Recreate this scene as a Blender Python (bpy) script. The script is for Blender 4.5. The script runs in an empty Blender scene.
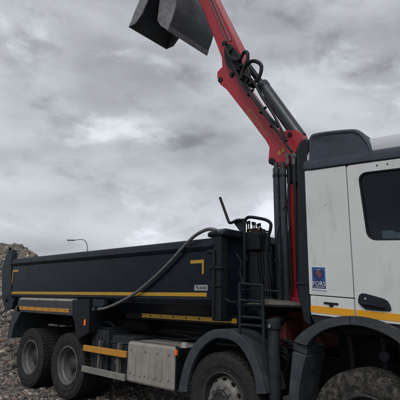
import bpy, bmesh, math, random
from mathutils import Vector, Matrix, noise as mnoise
R = math.radians
random.seed(7)
scene = bpy.context.scene
COL = scene.collection

# ------------------------------------------------------------------ camera
CAM = Vector((8.2472, -4.1628, 1.6893))
YAW, PITCH, ROLL, FPX = 0.744364, 0.227060, 0.017842, 425.61
fw = Vector((-math.sin(YAW)*math.cos(PITCH), math.cos(YAW)*math.cos(PITCH), math.sin(PITCH)))
rt0 = Vector((math.cos(YAW), math.sin(YAW), 0)); up0 = rt0.cross(fw)
rt = math.cos(ROLL)*rt0 + math.sin(ROLL)*up0
up = -math.sin(ROLL)*rt0 + math.cos(ROLL)*up0
cam = bpy.data.objects.new('camera', bpy.data.cameras.new('camera'))
COL.objects.link(cam)
m3 = Matrix((rt, up, -fw)).transposed()
cam.matrix_world = Matrix.Translation(CAM) @ m3.to_4x4()
cam.data.sensor_width = 36; cam.data.lens = FPX/400*36
cam.data.clip_start = 0.05; cam.data.clip_end = 3000
scene.camera = cam

def ray(px, py):
    return fw + (px-200)/FPX*rt - (py-200)/FPX*up
def at(px, py, y=0.0):
    d = ray(px, py); return CAM + d*((y-CAM.y)/d.y)
def atx(px, py, x):
    d = ray(px, py); return CAM + d*((x-CAM.x)/d.x)

# ------------------------------------------------------------------ sky and sun (overcast)
SUN_EL, SUN_AZ = R(48), R(-62)      # azimuth of the sun as atan2(y, x)
world = bpy.data.worlds.new('World'); scene.world = world; world.use_nodes = True
nt = world.node_tree; N = nt.nodes; L = nt.links; N.clear()
def nd(t, **k):
    n = N.new(t)
    for a, b in k.items(): setattr(n, a, b)
    return n
def mth(op, a, b=None, clamp=False):
    n = nd('ShaderNodeMath', operation=op, use_clamp=clamp)
    for i, v in enumerate((a, b)):
        if v is None: continue
        if isinstance(v, (int, float)): n.inputs[i].default_value = v
        else: L.new(v, n.inputs[i])
    return n.outputs[0]
out = nd('ShaderNodeOutputWorld'); bg = nd('ShaderNodeBackground'); bg.inputs['Strength'].default_value = 0.1
sky = nd('ShaderNodeTexSky', sky_type='NISHITA', sun_disc=False, sun_elevation=SUN_EL, sun_rotation=math.pi/2-SUN_AZ)
tc = nd('ShaderNodeTexCoord'); 
def sky_noise(sc, det, rough, dist, zs, off):
    m_ = nd('ShaderNodeMapping'); L.new(tc.outputs['Generated'], m_.inputs['Vector'])
    m_.inputs['Location'].default_value = off; m_.inputs['Scale'].default_value = (1, 1, zs)
    n_ = nd('ShaderNodeTexNoise'); n_.inputs['Scale'].default_value = sc; n_.inputs['Detail'].default_value = det
    n_.inputs['Roughness'].default_value = rough; n_.inputs['Distortion'].default_value = dist
    L.new(m_.outputs[0], n_.inputs['Vector']); return n_.outputs[0]
def band(v, a, b_, lo_, hi_):
    m_ = nd('ShaderNodeMapRange', interpolation_type='SMOOTHSTEP'); L.new(v, m_.inputs[0])
    for i_, x_ in enumerate((a, b_, lo_, hi_)): m_.inputs[i_+1].default_value = x_
    return m_.outputs[0]
veil = sky_noise(2.4, 7, 0.5, 0.1, 2.3, (1.3, .4, 2.2))        # broad grey layers
gaps = sky_noise(4.2, 10, 0.58, 0.25, 1.9, (5.1, 2.0, .7))      # thin bright breaks
clumps = sky_noise(5.0, 10, 0.55, 0.2, 1.7, (.2, 7.3, 3.9))     # darker cumulus bases
lum = mth('ADD', band(veil, .33, .67, 3.5, 6.3), mth('SUBTRACT', band(gaps, .52, .70, 0, 2.6), band(clumps, .50, .64, 0, 1.25)))
tint = nd('ShaderNodeVectorMath', operation='SCALE'); tint.inputs[0].default_value = (0.955, 1.0, 1.06); L.new(lum, tint.inputs['Scale'])
mix = nd('ShaderNodeMix', data_type='RGBA'); mix.inputs[0].default_value = 0.94
L.new(sky.outputs[0], mix.inputs[6]); L.new(tint.outputs[0], mix.inputs[7])
L.new(mix.outputs[2], bg.inputs['Color']); L.new(bg.outputs[0], out.inputs[0])

sun = bpy.data.objects.new('sun', bpy.data.lights.new('sun', 'SUN')); COL.objects.link(sun)
sun.data.energy = 1.15; sun.data.angle = R(28); sun.data.color = (1, 0.97, 0.93)
sd = Vector((math.cos(SUN_EL)*math.cos(SUN_AZ), math.cos(SUN_EL)*math.sin(SUN_AZ), math.sin(SUN_EL)))
sun.rotation_euler = (-sd).to_track_quat('-Z', 'Y').to_euler()
sun.location = sd*60
scene.view_settings.view_transform = 'Standard'; scene.view_settings.look = 'None'
scene.view_settings.exposure = 0.14; scene.view_settings.gamma = 1

# ------------------------------------------------------------------ materials
MATS = {}
def mat(name, col, rough=0.5, metal=0.0, var=0.25, vscale=6.0, dust=None, dustc=(0.16, 0.14, 0.12), dscale=9.0,
        bump=0.0, bscale=60.0, spec=0.5, coat=0.0, rnd=False, attr=None, streak=False):
    """Procedural material: colour broken up by noise, optional dust layer with a patchy edge, fine bump."""
    m = bpy.data.materials.new(name); m.use_nodes = True
    t = m.node_tree; nn = t.nodes; ll = t.links; b = nn['Principled BSDF']
    b.inputs['Metallic'].default_value = metal; b.inputs['Specular IOR Level'].default_value = spec
    if coat: b.inputs['Coat Weight'].default_value = coat; b.inputs['Coat Roughness'].default_value = 0.12
    g = nn.new('ShaderNodeTexCoord')
    def noi(s, d=6, r=0.6, vec=None):
        x = nn.new('ShaderNodeTexNoise'); x.inputs['Scale'].default_value = s; x.inputs['Detail'].default_value = d
        x.inputs['Roughness'].default_value = r; ll.new(vec or g.outputs['Object'], x.inputs['Vector']); return x
    v = noi(vscale)
    r1 = nn.new('ShaderNodeValToRGB'); ll.new(v.outputs[0], r1.inputs[0])
    r1.color_ramp.elements[0].position = 0.3; r1.color_ramp.elements[1].position = 0.7
    r1.color_ramp.elements[0].color = [c*(1-var) for c in col]+[1]; r1.color_ramp.elements[1].color = [min(1, c*(1+var)) for c in col]+[1]
    cur = r1.outputs[0]
    if rnd or attr:
        if attr:
            s = nn.new('ShaderNodeAttribute'); s.attribute_name = attr; fac = s.outputs['Fac']
        else:
            s = nn.new('ShaderNodeObjectInfo'); fac = s.outputs['Random']
        r2 = nn.new('ShaderNodeValToRGB'); ll.new(fac, r2.inputs[0]); r2.color_ramp.interpolation = 'LINEAR'
        els = r2.color_ramp.elements
        els[0].position = 0; els[0].color = (.42, .42, .43, 1); els[1].position = 1; els[1].color = (2.7, 2.6, 2.4, 1)
        for p_, c_ in ((.3, (.8, .8, .8, 1)), (.6, (1.1, 1.0, .92, 1)), (.75, (1.35, .95, .8, 1)), (.85, (1.3, 1.3, 1.28, 1))):
            e = els.new(p_); e.color = c_
        mx = nn.new('ShaderNodeMix'); mx.data_type = 'RGBA'; mx.blend_type = 'MULTIPLY'; mx.inputs[0].default_value = 1
        ll.new(cur, mx.inputs[6]); ll.new(r2.outputs[0], mx.inputs[7]); cur = mx.outputs[2]
    rg = nn.new('ShaderNodeMath'); rg.operation = 'MULTIPLY_ADD'; rn = noi(vscale*2.3)
    ll.new(rn.outputs[0], rg.inputs[0]); rg.inputs[1].default_value = 0.25; rg.inputs[2].default_value = max(0.02, rough-0.12)
    rough_out = rg.outputs[0]
    if dust:
        vec = None
        if streak:
            mp_ = nn.new('ShaderNodeMapping'); mp_.inputs['Scale'].default_value = (1, 1, 0.22); ll.new(g.outputs['Object'], mp_.inputs['Vector']); vec = mp_.outputs[0]
        dn = noi(dscale, 9, 0.68, vec)
        dr = nn.new('ShaderNodeValToRGB'); ll.new(dn.outputs[0], dr.inputs[0])
        dr.color_ramp.elements[0].position = 0.62-0.3*dust; dr.color_ramp.elements[1].position = 0.8-0.2*dust
        dr.color_ramp.elements[0].color = (0, 0, 0, 1); k = min(1, .35+dust*.6); dr.color_ramp.elements[1].color = (k, k, k, 1)
        mx = nn.new('ShaderNodeMix'); mx.data_type = 'RGBA'; ll.new(dr.outputs[0], mx.inputs[0])
        ll.new(cur, mx.inputs[6]); mx.inputs[7].default_value = (*dustc, 1); cur = mx.outputs[2]
        ad = nn.new('ShaderNodeMath'); ad.operation = 'MULTIPLY_ADD'; ad.use_clamp = True
        ll.new(dr.outputs[0], ad.inputs[0]); ad.inputs[1].default_value = 0.4; ll.new(rough_out, ad.inputs[2]); rough_out = ad.outputs[0]
    ll.new(cur, b.inputs['Base Color']); ll.new(rough_out, b.inputs['Roughness'])
    if bump:
        bn = noi(bscale, 8, 0.65); bp = nn.new('ShaderNodeBump'); bp.inputs['Strength'].default_value = min(1, bump); bp.inputs['Distance'].default_value = 0.02
        ll.new(bn.outputs[0], bp.inputs['Height']); ll.new(bp.outputs[0], b.inputs['Normal'])
    MATS[name] = m; return m
DUST = (0.15, 0.135, 0.12)
mat('body_paint', (0.006, 0.011, 0.019), 0.30, dust=0.14, dustc=(0.02, 0.025, 0.032), dscale=3.0, streak=True, bump=0.05, bscale=4, spec=0.17)
mat('rail_paint', (0.014, 0.021, 0.03), 0.42, dust=0.25, dustc=(0.04, 0.046, 0.052), dscale=6, spec=0.25)
mat('duct_plastic', (0.013, 0.018, 0.024), 0.55, dust=0.25, dustc=(0.035, 0.038, 0.042), dscale=5, spec=0.25)
mat('black_steel', (0.009, 0.011, 0.014), 0.5, dust=0.25, dustc=(0.028, 0.027, 0.026), dscale=8, bump=0.1, spec=0.28)
mat('chassis_paint', (0.011, 0.012, 0.013), 0.7, dust=0.35, dustc=(0.024, 0.021, 0.019), dscale=7, bump=0.2, spec=0.15)
mat('grey_plastic', (0.034, 0.043, 0.052), 0.62, dust=0.5, dustc=(0.085, 0.08, 0.074), dscale=9, bump=0.15, bscale=200)
mat('pod_plastic', (0.034, 0.049, 0.066), 0.5, dust=0.2, dustc=(0.06, 0.065, 0.07), dscale=4, bump=0.1, bscale=250)  # paler and bluish, with reflected sky put into the colour
mat('white_paint', (0.67, 0.68, 0.675), 0.33, var=0.06, vscale=2, dust=0.3, dustc=(0.33, 0.31, 0.28), dscale=5, streak=True, coat=0.25)
mat('roof_paint', (0.5, 0.52, 0.54), 0.4, var=0.05, vscale=2, dust=0.15, dustc=(0.36, 0.35, 0.33), dscale=5)
mat('crane_red', (0.40, 0.018, 0.032), 0.38, var=0.15, vscale=3, dust=0.22, dustc=(0.14, 0.03, 0.03), dscale=6, coat=0.15)
mat('base_red', (0.14, 0.022, 0.02), 0.65, dust=0.5, dustc=(0.05, 0.04, 0.035), dscale=8)
mat('cylinder_grey', (0.028, 0.037, 0.046), 0.36, var=0.2, dust=0.15, dustc=(0.09, 0.09, 0.09))
mat('chrome', (0.6, 0.62, 0.64), 0.2, 1.0, var=0.05)
mat('hose_rubber', (0.010, 0.012, 0.015), 0.5, var=0.2, spec=0.3)
mat('sheet_tube', (0.15, 0.155, 0.16), 0.4, 0.3, var=0.2, vscale=14, dust=0.25, dustc=(0.14, 0.14, 0.135))
mat('tank_paint', (0.34, 0.315, 0.28), 0.55, 0.15, var=0.12, vscale=5, dust=0.5, dustc=(0.19, 0.17, 0.145), dscale=9, bump=0.08, streak=True)
mat('tank_side', (0.10, 0.10, 0.10), 0.55, var=0.15, dust=0.4, dustc=DUST)
mat('box_plastic', (0.022, 0.027, 0.034), 0.6, dust=0.4, dustc=(0.05, 0.049, 0.047), dscale=6, spec=0.3)
mat('guard_alloy', (0.25, 0.24, 0.21), 0.5, 0.2, dust=0.5, dustc=(0.2, 0.185, 0.16), dscale=9)
mat('orange_tape', (0.55, 0.25, 0.03), 0.45, var=0.1, dust=0.32, dustc=(0.22, 0.12, 0.04), dscale=14)
mat('yellow_tape', (0.50, 0.28, 0.02), 0.45, var=0.1, dust=0.3, dustc=(0.2, 0.13, 0.05), dscale=12)
mat('cab_tape', (0.80, 0.36, 0.01), 0.35, var=0.06, dust=0.15, dustc=(0.5, 0.28, 0.06), dscale=12)
mat('tyre_rubber', (0.021, 0.021, 0.021), 0.78, var=0.2, dust=0.5, dustc=(0.06, 0.055, 0.05), dscale=11, bump=0.25, bscale=90, spec=0.3)
mat('tyre_muddy', (0.022, 0.022, 0.022), 0.8, var=0.2, dust=0.62, dustc=(0.2, 0.175, 0.145), dscale=15, bump=0.6, bscale=45, spec=0.3)
mat('rim_steel', (0.15, 0.152, 0.155), 0.5, 0.35, var=0.2, dust=0.45, dustc=(0.09, 0.08, 0.07), dscale=10)
mat('rim_dark', (0.03, 0.03, 0.032), 0.6, dust=0.4, dustc=(0.07, 0.06, 0.055))
mat('rim_light', (0.20, 0.19, 0.178), 0.55, 0.2, var=0.2, dust=0.55, dustc=(0.11, 0.095, 0.08), dscale=9)
mat('glass_lens', (0.42, 0.41, 0.38), 0.3, dust=0.3, dustc=(0.2, 0.18, 0.16))
mat('sticker_white', (0.7, 0.72, 0.75), 0.4, var=0.03)
mat('sticker_blue', (0.03, 0.10, 0.33), 0.4, var=0.12, vscale=60)
mat('sticker_navy', (0.015, 0.03, 0.13), 0.4, var=0.1)
mat('sticker_land', (0.19, 0.06, 0.09), 0.4, var=0.3, vscale=120)
mat('plate_grey', (0.30, 0.30, 0.31), 0.4, var=0.1)
mat('letter_gold', (0.36, 0.24, 0.13), 0.5, var=0.15, vscale=40)
mat('letter_faint', (0.05, 0.056, 0.06), 0.6, var=0.5, vscale=60)
mat('dust_film', (0.27, 0.255, 0.235), 0.95, var=0.3, vscale=9)
mat('mud', (0.12, 0.105, 0.085), 0.95, var=0.4, vscale=14, bump=0.8, bscale=40)
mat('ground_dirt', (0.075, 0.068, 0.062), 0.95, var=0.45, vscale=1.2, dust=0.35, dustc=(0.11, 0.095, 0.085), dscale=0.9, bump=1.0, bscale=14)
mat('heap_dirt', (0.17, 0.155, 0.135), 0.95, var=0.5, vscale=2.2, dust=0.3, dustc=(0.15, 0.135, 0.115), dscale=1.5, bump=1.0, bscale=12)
mat('stone', (0.19, 0.18, 0.165), 0.92, var=0.35, vscale=18, bump=0.6, bscale=30, rnd=True)
mat('rubble_stone', (0.19, 0.178, 0.16), 0.92, var=0.3, vscale=14, bump=0.6, bscale=30, attr='tone')
mat('lamp_steel', (0.18, 0.19, 0.2), 0.5, 0.3)
mat('grab_steel', (0.075, 0.086, 0.10), 0.55, 0.2, dust=0.4, dustc=(0.11, 0.10, 0.095), dscale=5, bump=0.2, bscale=25)  # haze over the steel is mixed into this base colour
mat('grab_side', (0.21, 0.21, 0.22), 0.5, 0.3, var=0.35, vscale=10, dust=0.4, dustc=(0.12, 0.105, 0.095), dscale=8)  # lit copy of the grab steel, sky light put into its colour
mat('seat_fabric', (0.05, 0.05, 0.055), 0.9)
def emis(name, col, s):
    m = mat(name, col, 0.3); b = m.node_tree.nodes['Principled BSDF']
    b.inputs['Emission Color'].default_value = (*col, 1); b.inputs['Emission Strength'].default_value = s; return m
emis('amber_lamp', (0.8, 0.13, 0.015), 0.18)
def glassmat():
    m = bpy.data.materials.new('tinted_glass'); m.use_nodes = True; t = m.node_tree; b = t.nodes['Principled BSDF']
    b.inputs['Base Color'].default_value = (0.014, 0.022, 0.032, 1); b.inputs['Roughness'].default_value = 0.06
    tr = t.nodes.new('ShaderNodeBsdfTransparent'); tr.inputs[0].default_value = (0.72, 0.8, 0.84, 1)
    nz = t.nodes.new('ShaderNodeTexNoise'); nz.inputs['Scale'].default_value = 4
    mr = t.nodes.new('ShaderNodeMapRange'); mr.inputs[3].default_value = 0.66; mr.inputs[4].default_value = 0.74
    t.links.new(nz.outputs[0], mr.inputs[0])
    mx = t.nodes.new('ShaderNodeMixShader'); t.links.new(mr.outputs[0], mx.inputs[0])
    t.links.new(b.outputs[0], mx.inputs[1]); t.links.new(tr.outputs[0], mx.inputs[2])
    t.links.new(mx.outputs[0], t.nodes['Material Output'].inputs[0]); MATS['tinted_glass'] = m
glassmat()

# ------------------------------------------------------------------ mesh helpers
ORG = {}
class MB:
    """Collects shapes; build() links them as one mesh object."""
    def __init__(s): s.v = []; s.f = []
    def add(s, vs, fs):
        o = len(s.v); s.v += [Vector(v) for v in vs]; s.f += [tuple(i+o for i in f) for f in fs]; return s
    def box(s, x0, x1, y0, y1, z0, z1, rot=None):
        c = Vector(((x0+x1)/2, (y0+y1)/2, (z0+z1)/2)); h = Vector((abs(x1-x0)/2, abs(y1-y0)/2, abs(z1-z0)/2))
        vs = []
        for sx, sy, sz in ((-1,-1,-1),(1,-1,-1),(1,1,-1),(-1,1,-1),(-1,-1,1),(1,-1,1),(1,1,1),(-1,1,1)):
            p = Vector((sx*h.x, sy*h.y, sz*h.z)); vs.append(c+(rot @ p if rot else p))
        return s.add(vs, [(3,2,1,0),(4,5,6,7),(0,1,5,4),(1,2,6,5),(2,3,7,6),(3,0,4,7)])
    def prism(s, pts, y0, y1):
        """(x, z) outline extruded along y."""
        n = len(pts); a = sum(pts[i][0]*pts[(i+1) % n][1]-pts[(i+1) % n][0]*pts[i][1] for i in range(n))
        if a < 0: pts = pts[::-1]
        vs = [(p[0], y0, p[1]) for p in pts]+[(p[0], y1, p[1]) for p in pts]
        fs = [tuple(range(n)), tuple(range(2*n-1, n-1, -1))]+[(i, i+n, (i+1) % n+n, (i+1) % n) for i in range(n)]
        return s.add(vs, fs)
    def prismx(s, pts, x0, x1):
        """(y, z) outline extruded along x."""
        n = len(pts); a = sum(pts[i][0]*pts[(i+1) % n][1]-pts[(i+1) % n][0]*pts[i][1] for i in range(n))
        if a > 0: pts = pts[::-1]
        vs = [(x0, p[0], p[1]) for p in pts]+[(x1, p[0], p[1]) for p in pts]
        fs = [tuple(range(n)), tuple(range(2*n-1, n-1, -1))]+[(i, i+n, (i+1) % n+n, (i+1) % n) for i in range(n)]
        return s.add(vs, fs)
    def band(s, outer, inner, y0, y1):
        """Strip between two (x, z) polylines, extruded along y: a curved mudguard."""
        n = len(outer); vs = []
        for y in (y0, y1):
            vs += [(p[0], y, p[1]) for p in outer]+[(p[0], y, p[1]) for p in inner]
        fs = []
        for i in range(n-1):
            fs += [(i, i+1, n+i+1, n+i), (2*n+i+1, 2*n+i, 3*n+i, 3*n+i+1), (i+1, i, 2*n+i, 2*n+i+1), (n+i, n+i+1, 3*n+i+1, 3*n+i)]
        fs += [(0, n, 3*n, 2*n), (2*n-1, n-1, 3*n-1, 4*n-1)]
        return s.add(vs, fs)
    def tube(s, path, r, n=10, smooth=6, cap=True):
        P = [Vector(p) for p in path]
        if smooth and len(P) > 2:
            Q = []
            for i in range(len(P)-1):
                p0 = P[max(i-1, 0)]; p1 = P[i]; p2 = P[i+1]; p3 = P[min(i+2, len(P)-1)]
                for k in range(smooth):
                    t = k/smooth
                    Q.append(0.5*((2*p1)+(p2-p0)*t+(2*p0-5*p1+4*p2-p3)*t*t+(3*p1-p0-3*p2+p3)*t**3))
            P = Q+[P[-1]]
        rs = r if isinstance(r, (list, tuple)) else None
        T0 = (P[1]-P[0]).normalized(); nrm = T0.orthogonal().normalized(); vs = []; fs = []
        for i, p in enumerate(P):
            T = (P[min(i+1, len(P)-1)]-P[max(i-1, 0)]).normalized()
            nrm = (nrm-T*nrm.dot(T)).normalized(); bn = T.cross(nrm)
            rr = r if rs is None else rs[0]+(rs[1]-rs[0])*i/(len(P)-1)
            vs += [p+rr*(math.cos(2*math.pi*k/n)*nrm+math.sin(2*math.pi*k/n)*bn) for k in range(n)]
        for i in range(len(P)-1):
            for k in range(n):
                a = i*n+k; b = i*n+(k+1) % n; fs.append((a, b, b+n, a+n))
        if cap: fs += [tuple(range(n-1, -1, -1)), tuple(range((len(P)-1)*n, len(P)*n))]
        return s.add(vs, fs)
    def lathe(s, prof, c, n=48, closed=False):
        """(radius, y) profile turned round the y axis through c."""
        vs = []; fs = []; m = len(prof)
        for k in range(n):
            a = 2*math.pi*k/n
            vs += [(c[0]+r*math.cos(a), c[1]+y, c[2]+r*math.sin(a)) for r, y in prof]
        for k in range(n):
            for i in range(m if closed else m-1):
                a = k*m+i; b = k*m+(i+1) % m; d = ((k+1) % n)*m
                fs.append((a, b, d+(i+1) % m, d+i))
        return s.add(vs, fs)
    def disc(s, c, r, axis, th, n=12):
        a = Vector(axis).normalized(); return s.tube([Vector(c), Vector(c)+a*th], r, n, 0)
    def build(s, name, material, parent=None, bevel=0.0, seg=2, xf=None, smooth=True, ang=38, kind=None, origin=None):
        vs = [xf(v) for v in s.v] if xf else s.v
        org = Vector(origin) if origin is not None else (ORG[parent.name] if parent else Vector((0, 0, 0)))
        me = bpy.data.meshes.new(name); me.from_pydata([tuple(v-org) for v in vs], [], s.f); me.update()
        bmx = bmesh.new(); bmx.from_mesh(me); bmesh.ops.recalc_face_normals(bmx, faces=bmx.faces); bmx.to_mesh(me); bmx.free()
        if smooth:
            me.polygons.foreach_set('use_smooth', [True]*len(me.polygons)); me.set_sharp_from_angle(angle=R(ang))
        me.materials.append(MATS[material])
        o = bpy.data.objects.new(name, me); COL.objects.link(o); ORG[o.name] = org
        if parent: o.parent = parent; o.location = org-ORG[parent.name]
        else: o.location = org
        if bevel:
            b = o.modifiers.new('bevel', 'BEVEL'); b.width = bevel; b.segments = seg; b.limit_method = 'ANGLE'; b.angle_limit = R(38); b.harden_normals = True
        if kind: o['kind'] = kind
        return o
def empty(name, loc, parent=None):
    o = bpy.data.objects.new(name, None); COL.objects.link(o); ORG[o.name] = Vector(loc); o.empty_display_size = 0.2
    if parent: o.parent = parent; o.location = Vector(loc)-ORG[parent.name]
    else: o.location = loc
    return o
def copy_tree(o, parent, delta, rotz=0.0):
    c = o.copy(); COL.objects.link(c); c.parent = parent; c.location = o.location+Vector(delta)
    c.rotation_euler = (0, 0, rotz)
    ORG[c.name] = ORG[o.name]+Vector(delta)
    for ch in list(o.children):
        d = ch.copy(); COL.objects.link(d); d.parent = c
    return c
def lettering(name, txt, loc, size, material, parent, xf=None, ang=0.0, extr=0.0008, xs=1.0):
    """Flat lettering on a face that looks along -y, turned by ang in its plane."""
    cu = bpy.data.curves.new(name, 'FONT'); cu.body = txt; cu.size = size; cu.extrude = extr; cu.align_x = 'CENTER'; cu.align_y = 'CENTER'; cu.resolution_u = 3
    tmp = bpy.data.objects.new(name+'_tmp', cu); COL.objects.link(tmp); bpy.context.view_layer.update()
    me0 = bpy.data.meshes.new_from_object(tmp.evaluated_get(bpy.context.evaluated_depsgraph_get()))
    b = MB(); M = Matrix.Translation(loc) @ Matrix.Rotation(-ang, 4, 'Y') @ Matrix.Rotation(R(90), 4, 'X') @ Matrix.Diagonal((xs, 1, 1, 1))
    b.add([M @ v.co for v in me0.vertices], [tuple(p.vertices) for p in me0.polygons])
    bpy.data.objects.remove(tmp); bpy.data.curves.remove(cu); bpy.data.meshes.remove(me0)
    return b.build(name, material, parent, xf=xf, smooth=False)
def xz(px, py, y=0.0):
    p = at(px, py, y); return (p.x, p.z)
def rrect(x0, x1, z0, z1, r, k=5):
    pts = []
    for cx, cz, a0 in ((x1-r, z0+r, -90), (x1-r, z1-r, 0), (x0+r, z1-r, 90), (x0+r, z0+r, 180)):
        for i in range(k+1):
            a = R(a0+90*i/k); pts.append((cx+r*math.cos(a), cz+r*math.sin(a)))
    return pts

# ------------------------------------------------------------------ ground and rubble heap
def fbm(x, y, s, o=4):
    return mnoise.fractal(Vector((x*s, y*s, 3.7)), 1.0, 2.0, o)
def heap_h(x, y):
    dx, dy = x+2.3, y+0.2
    s = -0.45*dx+0.893*dy; t = 0.893*dx+0.45*dy
    tp = (x-8.25)*0.451+(y+4.16)*0.893
    H = 1.25+2.5/(1+math.exp((tp-0.55)*2.0))  # low ridge carried on behind the truck, added to block horizon light
    s += 0.5*fbm(x, y, 0.35)
    q = max(0.0, min(1.0, (s+0.3)/(H*1.75)))
    h = H*(q*q*(3-2*q))*1.0
    return h+(0.16*fbm(x, y, 0.9)+0.05*fbm(x, y, 3.1))*min(1, h*1.5)
def ground_h(x, y):
    w = 0.0 if -3 < x < 9 and -1 < y < 3.5 else 1.0
    return 0.02*fbm(x, y, 1.3)*1.0-0.01
def grid(x0, x1, y0, y1, nx, ny, hf):
    b = MB(); vs = []; fs = []
    for j in range(ny+1):
        for i in range(nx+1):
            x = x0+(x1-x0)*i/nx; y = y0+(y1-y0)*j/ny; vs.append((x, y, hf(x, y)))
    for j in range(ny):
        for i in range(nx):
            a = j*(nx+1)+i; fs.append((a, a+1, a+nx+2, a+nx+1))
    return b.add(vs, fs)
gb = MB()
rings = [0, .4, .8, 1.2, 1.6, 2, 2.5, 3, 3.6, 4.3, 5, 6, 7, 8.2, 9.6, 11, 13, 16, 20, 26, 34, 50, 80, 140, 260, 500, 1100]
vs = []; fs = []; NS = 96
for i, r_ in enumerate(rings):
    for k in range(NS):
        a = 2*math.pi*k/NS; x = 2.5+r_*math.cos(a); y = r_*math.sin(a)
        vs.append((x, y, ground_h(x, y) if r_ < 30 else -0.01))
for i in range(len(rings)-1):
    for k in range(NS):
        a = i*NS+k; b_ = i*NS+(k+1) % NS; fs.append((a, b_, b_+NS, a+NS))
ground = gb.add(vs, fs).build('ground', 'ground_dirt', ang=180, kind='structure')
ground['label'] = 'dark stony dirt ground under the truck'
heap = grid(-22, 26, -9, 26, 170, 130, lambda x, y: heap_h(x, y)-0.12).build('rubble_heap', 'heap_dirt', ang=180, kind='structure')
heap['label'] = 'grey rubble heap rising behind the tail of the truck'

def stone_mesh(seed, sub=1):
    bm_ = bmesh.new(); bmesh.ops.create_icosphere(bm_, subdivisions=sub, radius=1.0)
    rr = random.Random(seed); sc = Vector((rr.uniform(.75, 1.25), rr.uniform(.6, 1.0), rr.uniform(.45, .8)))
    cuts = [(Vector((rr.gauss(0, 1), rr.gauss(0, 1), rr.gauss(0, 1))).normalized(), rr.uniform(.5, .8)) for _ in range(7)]
    for v in bm_.verts:
        p = v.co.copy()
        for n_, d in cuts:
            e = p.dot(n_)-d
            if e > 0: p -= n_*e
        p *= 1+rr.uniform(-.1, .1)
        v.co = Vector((p.x*sc.x, p.y*sc.y, p.z*sc.z))
    vs_ = [v.co.copy() for v in bm_.verts]; fs_ = [tuple(v.index for v in f.verts) for f in bm_.faces]; bm_.free()
    return vs_, fs_
STONES = [stone_mesh(i, 2) for i in range(10)]
SMALL = [stone_mesh(50+i, 1) for i in range(10)]
def rotm():
    return Matrix.Rotation(random.uniform(0, 6.28), 3, 'Z') @ Matrix.Rotation(random.uniform(-.6, .6), 3, 'X') @ Matrix.Rotation(random.uniform(-.6, .6), 3, 'Y')
def top_h(x, y): return max(ground_h(x, y), heap_h(x, y)-0.12)
def in_truck(x, y): return -0.9 < x < 8.2 and -0.05 < y < 2.6
tyre_spots = [(0, .33), (1.35, .33), (4.8, .17), (6.5, .17)]
def clear(x, y, m=.0):
    for X, Y in tyre_spots:
        if abs(x-X) < .40+m and (-.08-m < y < .72+m or 1.75-m < y < 2.6+m): return False
    return True
smes = []
for i, (v_, f_) in enumerate(STONES):
    me = bpy.data.meshes.new('stone'); me.from_pydata([tuple(p) for p in v_], [], f_); me.materials.append(MATS['stone']); smes.append(me)
cnt = 0
while cnt < 290:
    if cnt < 150: x = random.uniform(-11, -2.2); y = random.uniform(-4.5, 6)
    else: x = random.uniform(-6.5, 3.0); y = random.uniform(-2.4, 3.4)
    if in_truck(x, y) and random.random() < .7: continue
    if not clear(x, y, .12): continue
    h1 = heap_h(x, y)-0.12; onheap = h1 > ground_h(x, y)
    s_ = random.uniform(.06, .13)*(1.15 if onheap else .62)
    if random.random() < .04 and onheap: s_ *= 1.4
    o = bpy.data.objects.new('stone', random.choice(smes)); COL.objects.link(o)
    o.parent = heap if onheap else ground
    o.location = (x, y, top_h(x, y)+s_*.18); o.rotation_euler = rotm().to_euler(); o.scale = (s_, s_, s_*random.uniform(.7, 1.1)); cnt += 1
def scatter(name, n, fn, parent):
    vs = []; fs = []; tone = []
    for _ in range(n):
        r_ = fn()
        if r_ is None: continue
        x, y, z, s_ = r_
        v_, f_ = random.choice(SMALL); M = rotm()*s_; o_ = len(vs); tn = random.random()
        vs += [tuple(M @ p+Vector((x, y, z))) for p in v_]; fs += [tuple(i+o_ for i in f) for f in f_]; tone += [tn]*len(v_)
    me = bpy.data.meshes.new(name); me.from_pydata(vs, [], fs); me.materials.append(MATS['rubble_stone'])
    a = me.attributes.new('tone', 'FLOAT', 'POINT'); a.data.foreach_set('value', tone)
    o = bpy.data.objects.new(name, me); COL.objects.link(o); o.parent = parent; o['kind'] = 'stuff'
    return o
def f_heap():
    if random.random() < .8: x = random.uniform(-12, -1.5); y = random.uniform(-5, 7)
    else: x = random.uniform(-3, 14); y = random.uniform(2.5, 12)
    h = heap_h(x, y)-.12
    if h < ground_h(x, y)-.02 or in_truck(x, y): return None
    s_ = min(.12, .024*random.paretovariate(1.5)); return x, y, h+s_*.15, s_
def f_ground():
    if random.random() < .72: x = random.uniform(-4.5, 3.2); y = random.uniform(-2.6, 3.6)
    else: x = random.uniform(-5, 11); y = random.uniform(-6, 4.5)
    if not clear(x, y) or (x-CAM.x)**2+(y-CAM.y)**2 < 1.5: return None
    h = top_h(x, y); s_ = min(.07, .016*random.paretovariate(1.6)); return x, y, h+s_*.15, s_
scatter('rubble', 26000, f_heap, heap)
scatter('gravel', 24000, f_ground, ground)

# ------------------------------------------------------------------ the truck
truck = empty('tipper_truck', (2.7, 1.27, 0))
truck['label'] = 'dark navy grab tipper truck with white cab, red loader crane and four axles'
truck['category'] = 'truck'
TW = 2.54                                    # width: near side at y = 0

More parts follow.
